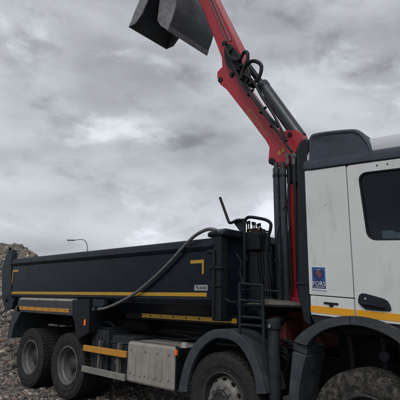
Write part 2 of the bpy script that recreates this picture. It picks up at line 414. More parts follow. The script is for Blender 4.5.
# chassis
b = MB()
for y in (.82, 1.64): b.box(-1.1, 7.6, y, y+.08, .74, 1.03)
for x in (-1.0, .65, 2.2, 3.6, 5.2, 7.3): b.box(x, x+.1, .9, 1.64, .80, 1.0)
b.box(-1.15, 4.7, .70, 1.84, 1.10, 1.34)  # dark box along the frame, added as fill against the bright horizon
chassis = b.build('chassis', 'chassis_paint', truck, .008)
b = MB(); b.box(5.0, 5.55, .9, 1.64, .62, 1.2); b.box(2.3, 4.4, .82, .9, 1.06, 1.3); b.box(3.0, 4.3, 1.7, 2.45, .5, 1.1)  # gearbox, plus dark boxes added to block the bright horizon
b.build('gearbox_and_fill', 'chassis_paint', chassis, .03)
b = MB(); b.tube([(1.4, 1.27, .62), (3.1, 1.27, .78), (5.2, 1.27, .86)], .055, 10, 0); b.build('propeller_shaft', 'chassis_paint', chassis)
for x in (0, 1.35):
    b = MB(); b.tube([(x, .3, .53), (x, 2.24, .53)], .09, 12, 0); b.lathe([(.02, -.2), (.17, -.16), (.23, 0), (.17, .16), (.02, .2)], (x, 1.27, .55), 16)
    b.box(x-.07, x+.07, .66, .82, .62, .8); b.build('axle', 'chassis_paint', chassis)
b = MB()
for y in (.76, 1.7):
    for k in range(4): b.tube([(-.45+k*.03, y, .80-k*.016), (.67, y, 1.0-k*.02), (1.8-k*.03, y, .80-k*.016)], .024, 6, 6)
b.build('leaf_spring', 'chassis_paint', chassis)
for x in (4.8, 6.5):
    b = MB(); b.tube([(x, .3, .52), (x, .5, .47), (x, 1.27, .45), (x, 2.04, .47), (x, 2.24, .52)], .07, 10, 4)
    b.box(x-.5, x+.5, .8, .9, .68, .74); b.build('axle', 'chassis_paint', chassis)

# wheels -----------------------------------------------------------
def tyre_mesh(cx, y0, cz, w, Rr, mb):
    r0 = .30
    mb.lathe([(r0, y0+.035), (r0+.02, y0+.012), (r0+.045, y0+.006), (r0+.05, y0+.012), (r0+.10, y0-.004), (r0+.105, y0+.004), (Rr-.07, y0), (Rr-.035, y0+.006), (Rr-.014, y0+.02),
              (Rr-.014, y0+w-.02), (Rr-.035, y0+w-.006), (Rr-.09, y0+w), (r0+.05, y0+w-.006), (r0+.02, y0+w-.012), (r0, y0+w-.035)], (cx, 0, cz), 64)
    cols = [(.0, .058), (.070, .118), (.130, .180), (.192, .240), (.252, .31)]
    NB = 46
    for ci, (a, bb) in enumerate(cols):
        a = y0+a*w/.31+(.012 if ci == 0 else 0); bb = y0+bb*w/.31-(.012 if ci == 4 else 0)
        for k in range(NB):
            t0 = 2*math.pi*(k+(.5 if ci % 2 else 0))/NB; t1 = t0+2*math.pi/NB*(.74 if ci in (0, 4) else .8)
            sh = .03*(1 if ci % 2 else -1)
            vs_ = []
            for r_ in (Rr-.02, Rr):
                for t_, y_, q in ((t0, a, 0), (t1, a, 0), (t1, bb, sh), (t0, bb, sh)):
                    vs_.append((cx+r_*math.cos(t_+q), y_, cz+r_*math.sin(t_+q)))
            mb.add(vs_, [(3, 2, 1, 0), (4, 5, 6, 7), (0, 1, 5, 4), (1, 2, 6, 5), (2, 3, 7, 6), (3, 0, 4, 7)])
def hole_ring(mb, c, r0, y0, r1, y1, nh, hole=.6):
    """Wheel disc between two radii with nh real openings."""
    for k in range(nh):
        a0 = 2*math.pi*k/nh; da = 2*math.pi/nh; vs_ = []; n = 16
        for i in range(n):
            t = 2*math.pi*i/n+.001; ct, st = math.cos(t), math.sin(t); m = max(abs(ct), abs(st))
            for f in (1/m, hole):
                u, v = ct*f, st*f
                a = a0+da*(.5+.5*u); q = .5+.5*v; r_ = r0+(r1-r0)*q; y_ = y0+(y1-y0)*q
                vs_.append((c[0]+r_*math.cos(a), c[1]+y_, c[2]+r_*math.sin(a)))
        fs_ = [(2*i, 2*((i+1) % n), 2*((i+1) % n)+1, 2*i+1) for i in range(n)]
        # thickness behind each opening
        o = len(vs_); vs_ += [(v[0], v[1]+.02, v[2]) for v in vs_[1::2]]
        fs_ += [(2*i+1, 2*((i+1) % n)+1, o+(i+1) % n, o+i) for i in range(n)]
        mb.add(vs_, fs_)
def nuts(mb, c, r_, y_, n, s=.016, h=.035):
    for k in range(n):
        a = 2*math.pi*k/n; mb.disc((c[0]+r_*math.cos(a), c[1]+y_, c[2]+r_*math.sin(a)), s, (0, -1, 0), h, 6)
def rear_wheel(x):
    c = (x, 0, .53); w = empty('wheel', c, truck)
    t = MB(); tyre_mesh(x, .02, .53, .31, .535, t); t.build('tyre', 'tyre_rubber', w, ang=30)
    t = MB(); tyre_mesh(x, .37, .53, .31, .535, t); t.build('tyre', 'tyre_rubber', w, ang=30)
    t = MB(); t.lathe([(.305, .345), (.32, .05), (.318, .034), (.306, .028), (.292, .034), (.286, .06), (.282, .10), (.262, .12), (.256, .20), (.252, .225)], c, 56)
    hole_ring(t, c, .155, .205, .252, .225, 10, .66)
    t.lathe([(.155, .205), (.15, .20), (.125, .20)], c, 40); t.build('rim', 'rim_steel', w)
    t = MB(); t.lathe([(.125, .22), (.115, .16), (.10, .14), (.085, .13), (.05, .125), (.0001, .125)], c, 28); t.lathe([(.0001, .34), (.25, .34)], c, 20); t.build('hub', 'rim_dark', w)
    t = MB(); nuts(t, c, .14, .20, 10); t.build('wheel_nuts', 'rim_steel', w, kind='stuff')
    return w
def steer_wheel(x, z, mat_t, y=.02):
    c = (x, y, z); w = empty('wheel', c, truck)
    t = MB(); tyre_mesh(x, y, z, .31, .535, t); t.build('tyre', mat_t, w, ang=30)
    t = MB(); t.lathe([(.305, .29), (.32, .03), (.318, .014), (.306, .008), (.292, .014), (.286, .05), (.276, .09), (.262, .105)], c, 56); t.build('rim', 'rim_dark', w)
    t = MB(); t.lathe([(.262, .105), (.255, .085)], c, 48); hole_ring(t, c, .195, .005, .255, .085, 10, .5)
    t.lathe([(.195, .005), (.19, -.004), (.125, -.004), (.122, -.02)], c, 40)
    t.lathe([(.0001, .2), (.25, .2)], c, 20); t.build('wheel_disc', 'rim_light', w)
    t = MB(); t.lathe([(.118, .0), (.112, -.035), (.095, -.05), (.085, -.05), (.08, -.042), (.03, -.042), (.0001, -.042)], c, 28); nuts(t, c, .10, -.046, 10, .008, .014); t.build('hub', 'rim_dark', w)
    t = MB(); nuts(t, c, .158, -.004, 10, .017, .04); t.build('wheel_nuts', 'rim_light', w, kind='stuff')
    return w
w4 = rear_wheel(0.0); w3 = copy_tree(w4, truck, (1.35, 0, 0))
w2 = steer_wheel(4.8, .525, 'tyre_rubber'); w1 = steer_wheel(6.5, .52, 'tyre_muddy', .05)
for w_ in (w4, w3, w2, w1):
    y_ = ORG[w_.name].y; copy_tree(w_, truck, (0, TW-2*y_, 0), math.pi)

# tipper body -------------------------------------------------------
BX0, BX1, BZ0, BZ1 = -1.22, 4.66, 1.665, 2.30
b = MB()
b.box(BX0, BX1, 0, .05, BZ0, BZ1); b.box(BX0, BX1, TW-.05, TW, BZ0, BZ1)           # side sheets
b.box(BX0, BX1, .05, TW-.05, 1.60, 1.66)                                            # floor
b.prismx([(.05, 1.66), (.36, 1.36), (TW-.36, 1.36), (TW-.05, 1.66), (TW-.05, 1.60), (.05, 1.60)][:4], BX0, BX1)   # lower sill sloping inwards
body = b.build('tipper_body', 'body_paint', truck, .006)
for s in (0, 1):
    y0 = -.012 if s == 0 else TW+.012; sg = 1 if s == 0 else -1
    b = MB(); b.prismx([(y0-sg*.018, 2.335), (y0-sg*.03, 2.35), (y0-sg*.03, 2.362), (y0+sg*.01, 2.375), (y0+sg*.012, 2.44), (y0+sg*.03, 2.462), (y0+sg*.10, 2.462), (y0+sg*.10, 2.302), (y0+sg*.012, 2.302)], BX0-.02, BX1)
    b.build('top_rail', 'rail_paint', body, .006)
    b = MB(); b.prismx([(y0-sg*.006, 1.665), (y0-sg*.016, 1.675), (y0-sg*.016, 1.692), (y0+sg*.01, 1.70), (y0+sg*.01, 1.64)], BX0, BX1); b.build('lower_rail', 'rail_paint', body, .003)
b = MB(); b.box(BX0+.04, BX1-.10, -.004, 0, 1.712, 1.762); b.build('reflective_stripe', 'yellow_tape', body, smooth=False)
for (p0, p1, p2) in (((13, 270), (18.5, 270.5), (13.0, 284)), ((204, 259.5), (190.5, 262), (204.3, 274))):
    q0, q1, q2 = at(*p0), at(*p1), at(*p2); x0 = min(q0.x, q1.x); x1 = max(q0.x, q1.x); zt = q0.z; th = .045
    b = MB(); b.box(x0, x1, -.004, 0, zt-th, zt)
    xs_ = (x0, x0+.03) if q1.x > q0.x else (x1-.03, x1)
    b.box(xs_[0], xs_[1], -.004, 0, q2.z, zt-th); b.build('corner_mark', 'yellow_tape', body, smooth=False)
p = at(194.6, 285); q = at(207.8, 290.8)
b = MB(); b.box(p.x, q.x, -.006, 0, q.z, p.z); b.build('maker_plate', 'plate_grey', body, .002)
b = MB(); W_ = q.x-p.x; H_ = p.z-q.z                                                # dark device and blurred word on the plate
def pl(u, v): return (p.x+u*W_, q.z+v*H_)
b.prism([pl(.08, .80), pl(.20, .62), pl(.34, .22), pl(.40, .16), pl(.30, .58), pl(.16, .86)], -.0075, -.006)
for u0, u1, v0, v1 in ((.46, .50, .3, .7), (.53, .60, .3, .42), (.53, .56, .3, .7), (.64, .69, .34, .7), (.76, .80, .28, .72), (.80, .87, .60, .72), (.80, .87, .28, .40), (.86, .89, .3, .7)):
    b.prism([pl(u0, v0), pl(u1, v0), pl(u1, v1), pl(u0, v1)], -.0075, -.006)
b.build('plate_lettering', 'hose_rubber', body, smooth=False)
# tailgate and its near post
post = [xz(8.5, 251), xz(12.8, 249.6), xz(13.2, 256), xz(12.2, 262), xz(11.6, 296), xz(14.5, 300), xz(12.5, 309), xz(7, 309.5), xz(4, 304), xz(2.6, 297), xz(2.6, 268), xz(5.5, 259)]
for y_ in (-.02, TW-.10):
    b = MB(); b.prism(post, y_, y_+.12); b.build('tailgate_post', 'rail_paint', body, .012)
gx = post[10][0]
b = MB(); b.prism([(gx+.02, 1.46), (gx+.14, 1.43), (gx+.22, 1.66), (gx+.22, 2.42), (gx+.10, 2.42), (gx+.02, 2.2)], .10, TW-.10)
b.build('tailgate', 'body_paint', body, .02)
b = MB(); b.tube([at(6, 308, .03), at(4, 311.5, .0), at(0, 314.5, -.05), at(-9, 318, -.1), at(-14, 308, .3)], .013, 8, 6); b.build('tailgate_hose', 'hose_rubber', body)
b = MB(); b.tube([at(9.5, 250.5, .04), at(10.5, 247.5, .04)], .03, 10, 0); b.build('tailgate_lug', 'black_steel', body)
b = MB(); b.disc(at(6.5, 300, -.02), .04, (0, -1, 0), .03, 10); b.build('tailgate_pin', 'black_steel', body)
# front corner post, bulkhead, sheet roller housing
b = MB(); b.box(4.66, 4.80, TW-.12, TW+.01, 1.42, 2.47); b.build('corner_post', 'black_steel', body, .01)
b = MB(); b.box(4.66, 4.80, -.01, .12, 1.42, 2.47)
b.box(4.60, 4.83, -.035, .02, 2.05, 2.09); b.box(4.62, 4.80, -.03, .02, 1.83, 1.86); b.box(4.57, 4.70, -.03, .03, 2.26, 2.31)
b.box(4.67, 4.71, -.035, .0, 1.45, 2.3)
b.build('corner_post', 'black_steel', body, .01)
b = MB(); b.prismx([(.12, 1.42), (.12, 2.50), (.5, 2.57), (TW-.5, 2.57), (TW-.12, 2.50), (TW-.12, 1.42)], 4.72, 4.77)
for y in (.62, 1.27, 1.92): b.box(4.77, 4.80, y-.03, y+.03, 1.5, 2.48)
b.build('front_bulkhead', 'body_paint', body, .01)
b = MB(); b.prismx([(-.02, 2.47), (-.02, 2.53), (.08, 2.58), (TW-.08, 2.60), (TW+.02, 2.53), (TW+.02, 2.47)], 4.56, 4.83); b.build('sheet_roller_housing', 'rail_paint', body, .03)
# faint arc of worn lettering on the bulkhead
b = MB(); rr = random.Random(3)
for k in range(9):
    u = (k-4)/4; y_ = .88+u*.34; z_ = 2.32-.07*u*u
    for j in range(3):
        a = y_+rr.uniform(-.02, .02); c_ = z_+rr.uniform(-.035, .035)
        b.box(4.8005, 4.8025, a-.007, a+.007, c_-rr.uniform(.01, .03), c_+rr.uniform(.01, .03))
b.build('worn_lettering', 'letter_faint', body, smooth=False, kind='stuff')
# lower yellow strip with bolts on the sub frame side
b = MB(); b.box(2.6, 4.85, .26, .32, 1.36, 1.48); b.build('sill_panel', 'chassis_paint', body, .004)
b = MB(); b.box(at(142, 316, .26).x, 4.84, .256, .26, 1.39, 1.448); b.build('sill_stripe', 'yellow_tape', body, smooth=False)
b = MB()
for k in range(7): b.disc((3.2+k*.25, .256, 1.419), .012, (0, -1, 0), .006, 8)
b.build('sill_bolts', 'black_steel', body, kind='stuff')
# swing arm of the load sheet
b = MB(); b.tube([at(*q_, -.06) for q_ in ((93, 309.5), (104, 308.5), (117, 303.5), (134, 294), (152, 279.5), (169, 263), (183, 247.5), (194, 236.5), (203, 231), (209, 229.2))]+[at(214.5, 229.6, -.05), at(219, 232.5, .0), at(222, 237, .06)], .023, 12, 8)
arm = b.build('sheet_arm', 'sheet_tube', truck)
b = MB(); b.prism([xz(92.5, 299, -.06), xz(104, 299.5, -.06), xz(104, 305, -.06), xz(99, 310, -.06), xz(92.5, 311, -.06)], -.06, .02); b.build('arm_bracket', 'rail_paint', arm, .008)
b = MB(); b.disc(at(97, 308, -.06), .035, (0, -1, 0), .05, 12); b.build('arm_pivot', 'black_steel', arm)

# rear mudguard over both rear axles --------------------------------
b = MB()
x0, x1 = at(20, 305).x, at(77, 309).x
b.prismx([(.02, 1.36), (-.05, 1.36), (-.05, 1.575), (-.045, 1.60), (.03, 1.665), (.72, 1.60), (.72, 1.58), (.03, 1.63), (.0, 1.575)], x0, x1)
b.prism([xz(20, 305), xz(23, 312), xz(16, 326), xz(13.5, 338), xz(9.5, 337), xz(11.5, 325), xz(18, 306)], -.05, .70)
mud = b.build('rear_mudguard', 'grey_plastic', truck, .006)
b = MB(); b.prism([xz(75, 300), xz(92, 299), xz(92, 318), xz(91, 333), xz(83, 338), xz(79, 338), xz(77, 322), xz(75, 316)], -.055, .45); b.build('mudguard_end', 'black_steel', mud, .01)
b = MB(); b.prismx([(-.049, 1.603), (.03, 1.672), (.035, 1.667), (-.04, 1.60)], x0+.03, x1-.005); b.build('mudguard_dirt', 'dust_film', mud)
p, q = at(22.5, 303.5), at(71.5, 310)
b = MB(); b.box(p.x, q.x, -.055, -.05, 1.405, 1.47); b.build('mudguard_strip', 'orange_tape', mud, .002)
b = MB()
for k in range(7): b.disc((p.x+.12+k*(q.x-p.x-.24)/6, -.055, 1.437), .009, (0, -1, 0), .006, 8)
b.build('strip_bolts', 'black_steel', mud, kind='stuff')
c = at(85, 322.5, -.06); b = MB(); b.box(c.x-.024, c.x+.024, -.075, -.055, c.z-.05, c.z+.05); b.build('side_marker_lamp', 'amber_lamp', mud, .01)

# side guard, boxes and tank ----------------------------------------
guard = empty('side_guard', (2.4, 0, .5), truck)
for x in (2.22, 2.72):
    b = MB(); b.box(x, x+.05, .03, .10, .50, 1.0); b.build('guard_upright', 'tank_side', guard, .006)
b = MB(); b.box(1.86, 2.985, -.012, .03, .815, .91); b.build('guard_rail', 'orange_tape', guard, .008)
b = MB(); b.box(1.86, 2.985, -.012, .03, .495, .59); b.build('guard_rail', 'guard_alloy', guard, .008)
b = MB(); b.box(1.90, 2.36, .12, .62, .55, 1.16); b.box(1.98, 2.3, .18, .6, 1.16, 1.20); bx = b.build('battery_box', 'box_plastic', truck, .03)
b = MB(); b.tube([(2.0, .3, 1.2), (2.08, .25, 1.27), (2.2, .25, 1.27), (2.28, .3, 1.2)], .02, 8, 4); b.build('box_handle', 'box_plastic', bx)
b = MB()
for k in range(4): b.box(1.97+k*.1, 2.0+k*.1, .108, .12, .62, 1.1)
b.build('box_ribs', 'box_plastic', bx, .004)
b = MB(); b.box(2.46, 2.98, .12, .66, .56, 1.1); b.box(2.44, 2.99, .10, .68, .98, 1.02); ub = b.build('urea_tank', 'box_plastic', truck, .05)
b = MB(); b.disc((2.62, .12, .72), .035, (0, -1, 0), .03, 14); b.build('tank_cap', 'tank_side', ub)
b = MB(); b.box(3.0, 4.0, 0.0, .66, .495, 1.055); tank = b.build('fuel_tank', 'tank_paint', truck, .045, 4)
b = MB(); b.box(4.0, 4.02, .02, .64, .52, 1.03); b.build('tank_end', 'black_steel', tank, .01)
for k, x in enumerate((3.17, 3.30, 3.46, 3.59, 3.72)):
    b = MB(); b.prism(rrect(x, x+.05, .60, .965, .025, 4), -.012, .01); b.build('tank_rib', 'tank_paint', tank, .006)
b = MB()
for x in (3.10, 3.42, 3.67, 3.9):
    for z in (.62, .94): b.disc((x, -.001, z), .011, (0, -1, 0), .008, 8)
b.build('tank_bolts', 'tank_side', tank, kind='stuff')
b = MB(); b.box(3.04, 3.97, .06, .10, 1.056, 1.064); b.box(3.04, 3.97, .5, .54, 1.056, 1.064); b.build('tank_strap', 'tank_side', tank, .002)
c = at(176.5, 352.5, .02); b = MB(); b.box(c.x-.016, c.x+.016, -.005, .03, c.z-.036, c.z+.036); b.build('side_marker_lamp', 'amber_lamp', truck, .008)
b = MB(); b.box(c.x-.035, c.x+.035, .03, .06, c.z-.07, c.z+.07); b.build('lamp_mount', 'black_steel', truck, .008)
c = at(184, 345.3, 0); b = MB(); b.box(c.x-.035, c.x+.035, -.012, .03, c.z-.035, c.z+.035); b.build('side_reflector', 'glass_lens', truck, .006)
# pipes, air tanks and hoses under the body
rr = random.Random(11)
for k in range(10):
    y_ = rr.uniform(.64, .80); z_ = rr.uniform(1.06, 1.33)
    b = MB(); b.tube([(1.95+rr.uniform(0, .5), y_, z_), (2.6, y_+rr.uniform(-.05, .05), z_+rr.uniform(-.07, .05)), (3.3, y_+rr.uniform(-.06, .05), z_+rr.uniform(-.08, .06)), (3.9, y_, z_+rr.uniform(-.05, .05)), (4.5, y_+.1, z_+rr.uniform(-.04, .04))], rr.uniform(.010, .02), 7, 6)
    b.build('air_line', 'hose_rubber' if k % 2 else 'box_plastic', chassis)
b = MB(); b.tube([(2.1, .55, 1.24), (2.12, .55, 1.24), (2.9, .55, 1.24), (2.92, .55, 1.24)], .11, 16, 0); b.build('air_reservoir', 'chassis_paint', chassis)

# second axle mudguard ---------------------------------------------
po = [(178.5, 392), (181, 378), (186, 360), (193, 346), (201, 337), (211, 330.5), (221, 329), (231, 330.8), (240, 335), (248, 343), (255, 355), (260, 369), (264, 384), (266, 394)]
pi_ = [(187, 392), (189, 378), (194, 362), (200, 351), (207, 343.5), (214, 339), (221, 338), (229, 339.2), (236, 342.8), (242, 349), (248, 359), (253, 371), (256, 385), (257, 394)]
def arc_xz(pts): return [xz(*q_) for q_ in pts]
def refine(a, k=3):
    o = []
    for i in range(len(a)-1):
        p0 = a[max(i-1, 0)]; p1 = a[i]; p2 = a[i+1]; p3 = a[min(i+2, len(a)-1)]
        for j in range(k):
            t = j/k; o.append(tuple(.5*(2*p1[d]+(p2[d]-p0[d])*t+(2*p0[d]-5*p1[d]+4*p2[d]-p3[d])*t*t+(3*p1[d]-p0[d]-3*p2[d]+p3[d])*t**3) for d in (0, 1)))
    return o+[a[-1]]
oo, ii = refine(arc_xz(po)), refine(arc_xz(pi_))
for y0, y1, yf in ((-.01, .05, .42), (TW+.01, TW-.05, TW-.42)):
    b = MB(); b.band(oo, ii, y0, y1); b.band(oo, [(p_[0]*.95+4.8*.05, p_[1]-.012) for p_ in oo], y1, yf)
    b.build('front_mudguard', 'grey_plastic', truck, .008)

# ladder, deck, rail, levers ----------------------------------------
LY = .03
b = MB()
for x_ in ((239.5, 283, 346), (262.5, 284.5, 347)):
    a, c = at(x_[0], x_[1], LY), at(x_[0]+(.5 if x_[0] < 250 else 1.5), x_[2], LY)
    b.tube([a, c], .019, 8, 0)
lad = b.build('ladder', 'duct_plastic', truck)
for yy in (283.5, 300, 316.5, 324.5):
    b = MB(); b.tube([at(239.5, yy, LY), at(262.8, yy+1.8, LY)], .017, 8, 0); b.build('rung', 'duct_plastic', lad)
b = MB(); b.tube([at(241, 289.5, .1), at(263, 290.5, .1), at(276, 291, .2), at(282, 292, .5)], .012, 8, 0); b.build('ladder_stay', 'rail_paint', lad)
b = MB(); b.box(4.90, 5.80, .16, 1.0, 1.605, 1.63); b.box(5.2, 5.28, .2, 1.0, 1.50, 1.605); deck = b.build('crane_deck', 'black_steel', truck, .006)
b = grid(0, 1, 0, 1, 22, 16, lambda x, y: 0)
b.v = [Vector((5.02+.72*v.x, .16+.5*v.y, 1.632+max(0, min(1, 9*min(v.x, 1-v.x, v.y, 1-v.y)))*(.02+.08*max(0, .6-abs(v.x-.45)*1.6)*(.8+.5*fbm(v.x*4, v.y*4, 1.1))))) for v in b.v]
b.build('mud_layer', 'mud', deck, ang=180)
# guard hoop round the controls
b = MB(); hy = .30
b.tube([at(244, 286, hy), at(244.5, 250, hy), at(244.3, 226, hy), at(245, 220.5, hy), at(249, 217.2, hy), at(259, 218.3, hy), at(267, 220.4, hy), at(270.8, 224.2, hy), at(270, 231, hy), at(267, 242, hy), at(266, 268, hy), at(268, 292, hy)], .021, 10, 6)
b.build('guard_hoop', 'black_steel', truck)
b = MB(); b.tube([at(220, 197.5, hy), at(224.5, 210, hy), at(228.6, 221.2, hy), at(230, 222.8, hy), at(232, 222.5, hy), at(238, 220, hy), at(244, 220.5, hy)], .019, 10, 4); b.build('bent_pole', 'black_steel', truck)
b = MB(); b.prism([xz(233, 222, .34), xz(243, 218, .34), xz(244, 232, .34), xz(241, 233, .34), xz(236, 226, .34)], .33, .37); b.build('pole_gusset', 'rail_paint', truck, .01)
vb = MB(); p0, p1 = at(246, 233, .42), at(262, 246, .42); vb.box(p0.x, p1.x, .36, .62, p1.z-.05, p0.z); vb.box(p0.x+.02, p1.x-.04, .40, .58, p0.z, p0.z+.05)
val_ = vb.build('control_valve', 'black_steel', truck, .012)
rr = random.Random(5)
for k, (xa, yt) in enumerate(((247.5, 222), (249.5, 221.6), (253.0, 222.5), (255, 223), (258, 224.5), (260, 223.8))):
    yy = .42+.03*(k % 2)
    b = MB(); b.tube([at(xa+.3, 235, yy), at(xa, yt, yy)], .009, 7, 0); b.tube([at(xa-.2, yt+2.2, yy), at(xa-.3, yt-.6, yy)], .016, 8, 0)
    b.build('control_lever', 'hose_rubber', val_)
for (xa, ya) in ((250, 232.5), (252.5, 231.5), (258.5, 230)):
    c = at(xa, ya, .40); b = MB(); b.disc(c, .014, (0, 0, 1), .02, 8); b.build('lever_collar', 'yellow_tape', val_)
for k in range(6):
    xa = 251+k*2.6; b = MB(); b.tube([at(xa, 236, .40), at(xa+2, 228+rr.uniform(0, 4), .38), at(xa+5, 233+rr.uniform(0, 3), .36), at(xa+6, 246, .42), at(xa+8, 268, .5), at(xa+10, 284, .6), at(xa+11, 296, .8)], .011, 7, 5); b.build('control_hose', 'hose_rubber', val_)
for (pts_, y_) in ((((236, 254), (241, 262), (240, 272), (243, 284)), .2), (((226, 299), (231, 302), (238, 302)), .04), (((279, 226), (277, 250), (281, 290)), .62), (((283, 210), (287, 205), (290, 213), (289, 240), (292, 290)), .78)):
    b = MB(); b.tube([at(*q_, y_) for q_ in pts_], .012, 8, 6); b.build('deck_hose', 'hose_rubber', truck)

# stabiliser leg and crane base --------------------------------------
c = at(273.5, 330, .14); lx = c.x
b = MB(); b.tube([(lx, .14, .62), (lx, .14, 1.40)], .068, 18, 0); b.tube([(lx, .14, 1.36), (lx, .14, 1.47)], .085, 18, 0); b.tube([(lx, .10, 1.43), (lx-.02, .3, 1.45), (lx-.05, .62, 1.44)], .05, 10, 0)
leg = b.build('stabiliser_leg', 'box_plastic', truck, .012)
b = MB(); b.tube([(lx, .14, .34), (lx, .14, .63)], .05, 16, 0); b.build('leg_piston', 'cylinder_grey', leg)
b = MB(); b.tube([(lx, .14, .30), (lx, .14, .345)], .13, 20, 0); b.build('leg_foot', 'black_steel', leg, .008)
b = MB(); b.disc((lx+.02, .055, 1.40), .02, (0, -1, 0), .03, 8); b.build('leg_bolt', 'chrome', leg)
b = MB(); p, q = at(272, 320, .36), at(286, 346, .36); b.box(p.x, q.x, .36, .75, q.z, p.z); b.box(4.98, 5.72, .75, 1.85, 1.12, 1.56)
b.build('crane_base', 'base_red', truck, .015)
rr = random.Random(21)
for k in range(9):
    xa = 281+rr.uniform(0, 14); ya = 345+rr.uniform(-6, 12); b = MB()
    b.tube([at(xa-8, ya+rr.uniform(-6, 6), .4), at(xa, ya, .33), at(xa+5, ya+8, .36), at(xa+rr.uniform(-4, 6), ya+24, .42), at(xa+rr.uniform(-4, 4), ya+45, .5)], rr.uniform(.009, .018), 7, 6); b.build('brake_hose', 'hose_rubber', chassis)

# loader crane --------------------------------------------------------
CY = .98                                          # near face of the boom
b = MB(); cx_ = at(292, 260, CY).x
b.box(cx_-.05, cx_+.06, CY+.02, CY+.30, 1.56, 3.30); b.box(cx_-.07, cx_+.10, CY-.02, CY+.34, 1.56, 1.72)
crane = b.build('loader_crane', 'crane_red', truck, .02)
for x_ in (275.4, 281.8):
    a, c = at(x_-.7+1.5, 171, CY-.06), at(x_+5.5, 300, CY-.06); c.x = a.x+(c.x-a.x)*.5; c.z = 1.62
    b = MB(); b.tube([a-(c-a)*.02, c], .05, 14, 0); b.tube([a-(c-a)*.07, a], .034, 12, 0); b.build('slew_cylinder', 'cylinder_grey', crane)
    b = MB(); b.tube([a+(c-a)*.03, a+(c-a)*.05], .055, 14, 0); b.build('cylinder_gland', 'black_steel', crane)
b = MB(); b.box(cx_-.06, cx_+.14, CY+.01, CY+.26, 3.30, 3.95); b.box(cx_+.065, cx_+.17, CY+.06, CY+.30, 1.56, 3.30); b.build('column_head', 'black_steel', crane, .02)
def pp(pts, y): return [xz(px_, py_, y) for px_, py_ in pts]
boom = [(270.3, 164.5), (268, 160), (268.7, 153), (269, 147), (265.5, 140.5), (255, 126.5), (240, 107), (226, 89), (220, 84.5), (217, 78), (217, 72), (221, 67.5), (229, 64.5), (235, 70), (243, 82), (255, 99), (267, 116), (275.5, 128.5), (283, 131), (295, 129), (301, 133), (301.5, 138), (297, 148), (294, 156), (290, 163), (285, 168.5), (277, 166.5)]
b = MB(); b.prism(pp(boom, CY), CY, CY+.20); b.build('main_boom', 'crane_red', crane, .014)
for (px_, py_, r_, h_) in ((272.3, 161.5, .05, .03), (290, 134.5, .036, .02), (220.5, 80, .05, .015), (232, 75, .04, .03)):
    b = MB(); b.disc(at(px_, py_, CY), r_, (0, -1, 0), h_, 18); b.build('boom_pin', 'black_steel', crane, .006)
AY = CY+.02
armp = [(188.6, -25), (200.2, 4), (210, 28), (217.5, 47), (221.5, 58), (222, 68), (230, 78), (240, 79), (243, 72), (242.5, 56), (236, 41), (226, 21), (216, 1), (203.5, -25)]
pa = pp(armp, AY); a0, a1 = at(200.2, 4, AY), at(217.5, 47, AY); dv = (a0-a1).normalized()
def ext(p_, z_):
    k = (z_-p_[1])/dv.z; return (p_[0]+dv.x*k, z_)
lo = [ext(pa[1], 8.86), ext(pa[12], 8.86)]
b = MB(); b.prism([lo[0]]+pa[1:13]+[lo[1]], AY, AY+.24); b.build('outer_boom', 'crane_red', crane, .016)
b = MB(); e0 = Vector((pa[12][0], 0, pa[12][1])); 
for q_, r_ in (((230.5, 41), .014), ((227, 41.5), .011)):
    a0 = at(*q_, AY-.016); k_ = (8.86-a0.z)/dv.z; b.tube([a0, a0+dv*k_], r_, 8, 0)
b.build('boom_highlight', 'sheet_tube', crane)  # pale tubes added as the highlight along the outer boom's edge
tipx = (lo[0][0]+lo[1][0])/2
b = MB(); b.box(lo[0][0]-.03, lo[1][0]+.02, AY+.02, AY+.22, 8.80, 9.02); b.disc((tipx, AY-.02, 8.93), .06, (0, 1, 0), .28, 14); b.build('boom_head', 'black_steel', crane, .02)
# elbow linkage block
b = MB(); b.prism(pp([(224, 42), (231, 44.5), (239, 54), (240, 63), (246, 75), (255, 85), (252, 88), (244, 84), (238, 78), (231, 70), (226, 65), (224, 57)], CY-.07), CY-.07, CY-.005)
b.disc(at(230, 50, CY-.07), .06, (0, -1, 0), .03, 14); b.disc(at(240, 63, CY-.07), .05, (0, -1, 0), .03, 14); b.disc(at(225, 44, CY-.07), .05, (0, -1, 0), .04, 12)
b.build('elbow_linkage', 'black_steel', crane, .014)
b = MB(); b.tube([at(300.5, 138.5, CY+.10), at(263.6, 87, CY+.10)], .10, 20, 0); b.tube([at(264.6, 88.5, CY+.10), at(261.9, 84.6, CY+.10)], .108, 20, 0); b.build('boom_cylinder', 'cylinder_grey', crane, .012)
b = MB(); b.tube([at(263, 86, CY+.10), at(247, 64, CY+.10)], .05, 14, 0); b.build('cylinder_rod', 'black_steel', crane)
b = MB(); b.box(*(lambda a_, c_: (a_.x, c_.x, CY+.015, CY+.02, c_.z, a_.z))(at(261, 91, CY), at(266, 95, CY))); b.build('cylinder_label', 'plate_grey', crane, smooth=False)
hoses = [((232, 58), (239, 60), (244, 52.5), (247.5, 53.5), (247.3, 61), (243, 70), (241, 79)), ((241, 76), (244, 68), (251, 61.5), (257, 61.8), (261.3, 66), (260, 75), (255, 82), (249, 84)),
         ((236, 72), (240, 66), (246, 66.5), (249, 74), (246, 83)), ((233, 66), (238, 76), (243, 86), (250, 94), (257, 104), (272, 124), (277, 131), (286, 144), (292, 152)), ((240, 82), (247, 86), (253, 96), (268, 116), (274, 122), (278, 127)),
         ((224, 44), (229, 55), (234, 64), (240, 70)), ((243, 74), (250, 78), (255, 84), (262, 97), (272, 112), (279, 125), (287, 141))]
for k, h_ in enumerate(hoses):
    y_ = CY-.13+.02*(k % 3); b = MB(); b.tube([at(px_, py_, y_) for px_, py_ in h_], .03 if k < 3 else .02, 10, 7); b.build('hydraulic_hose', 'hose_rubber', crane)
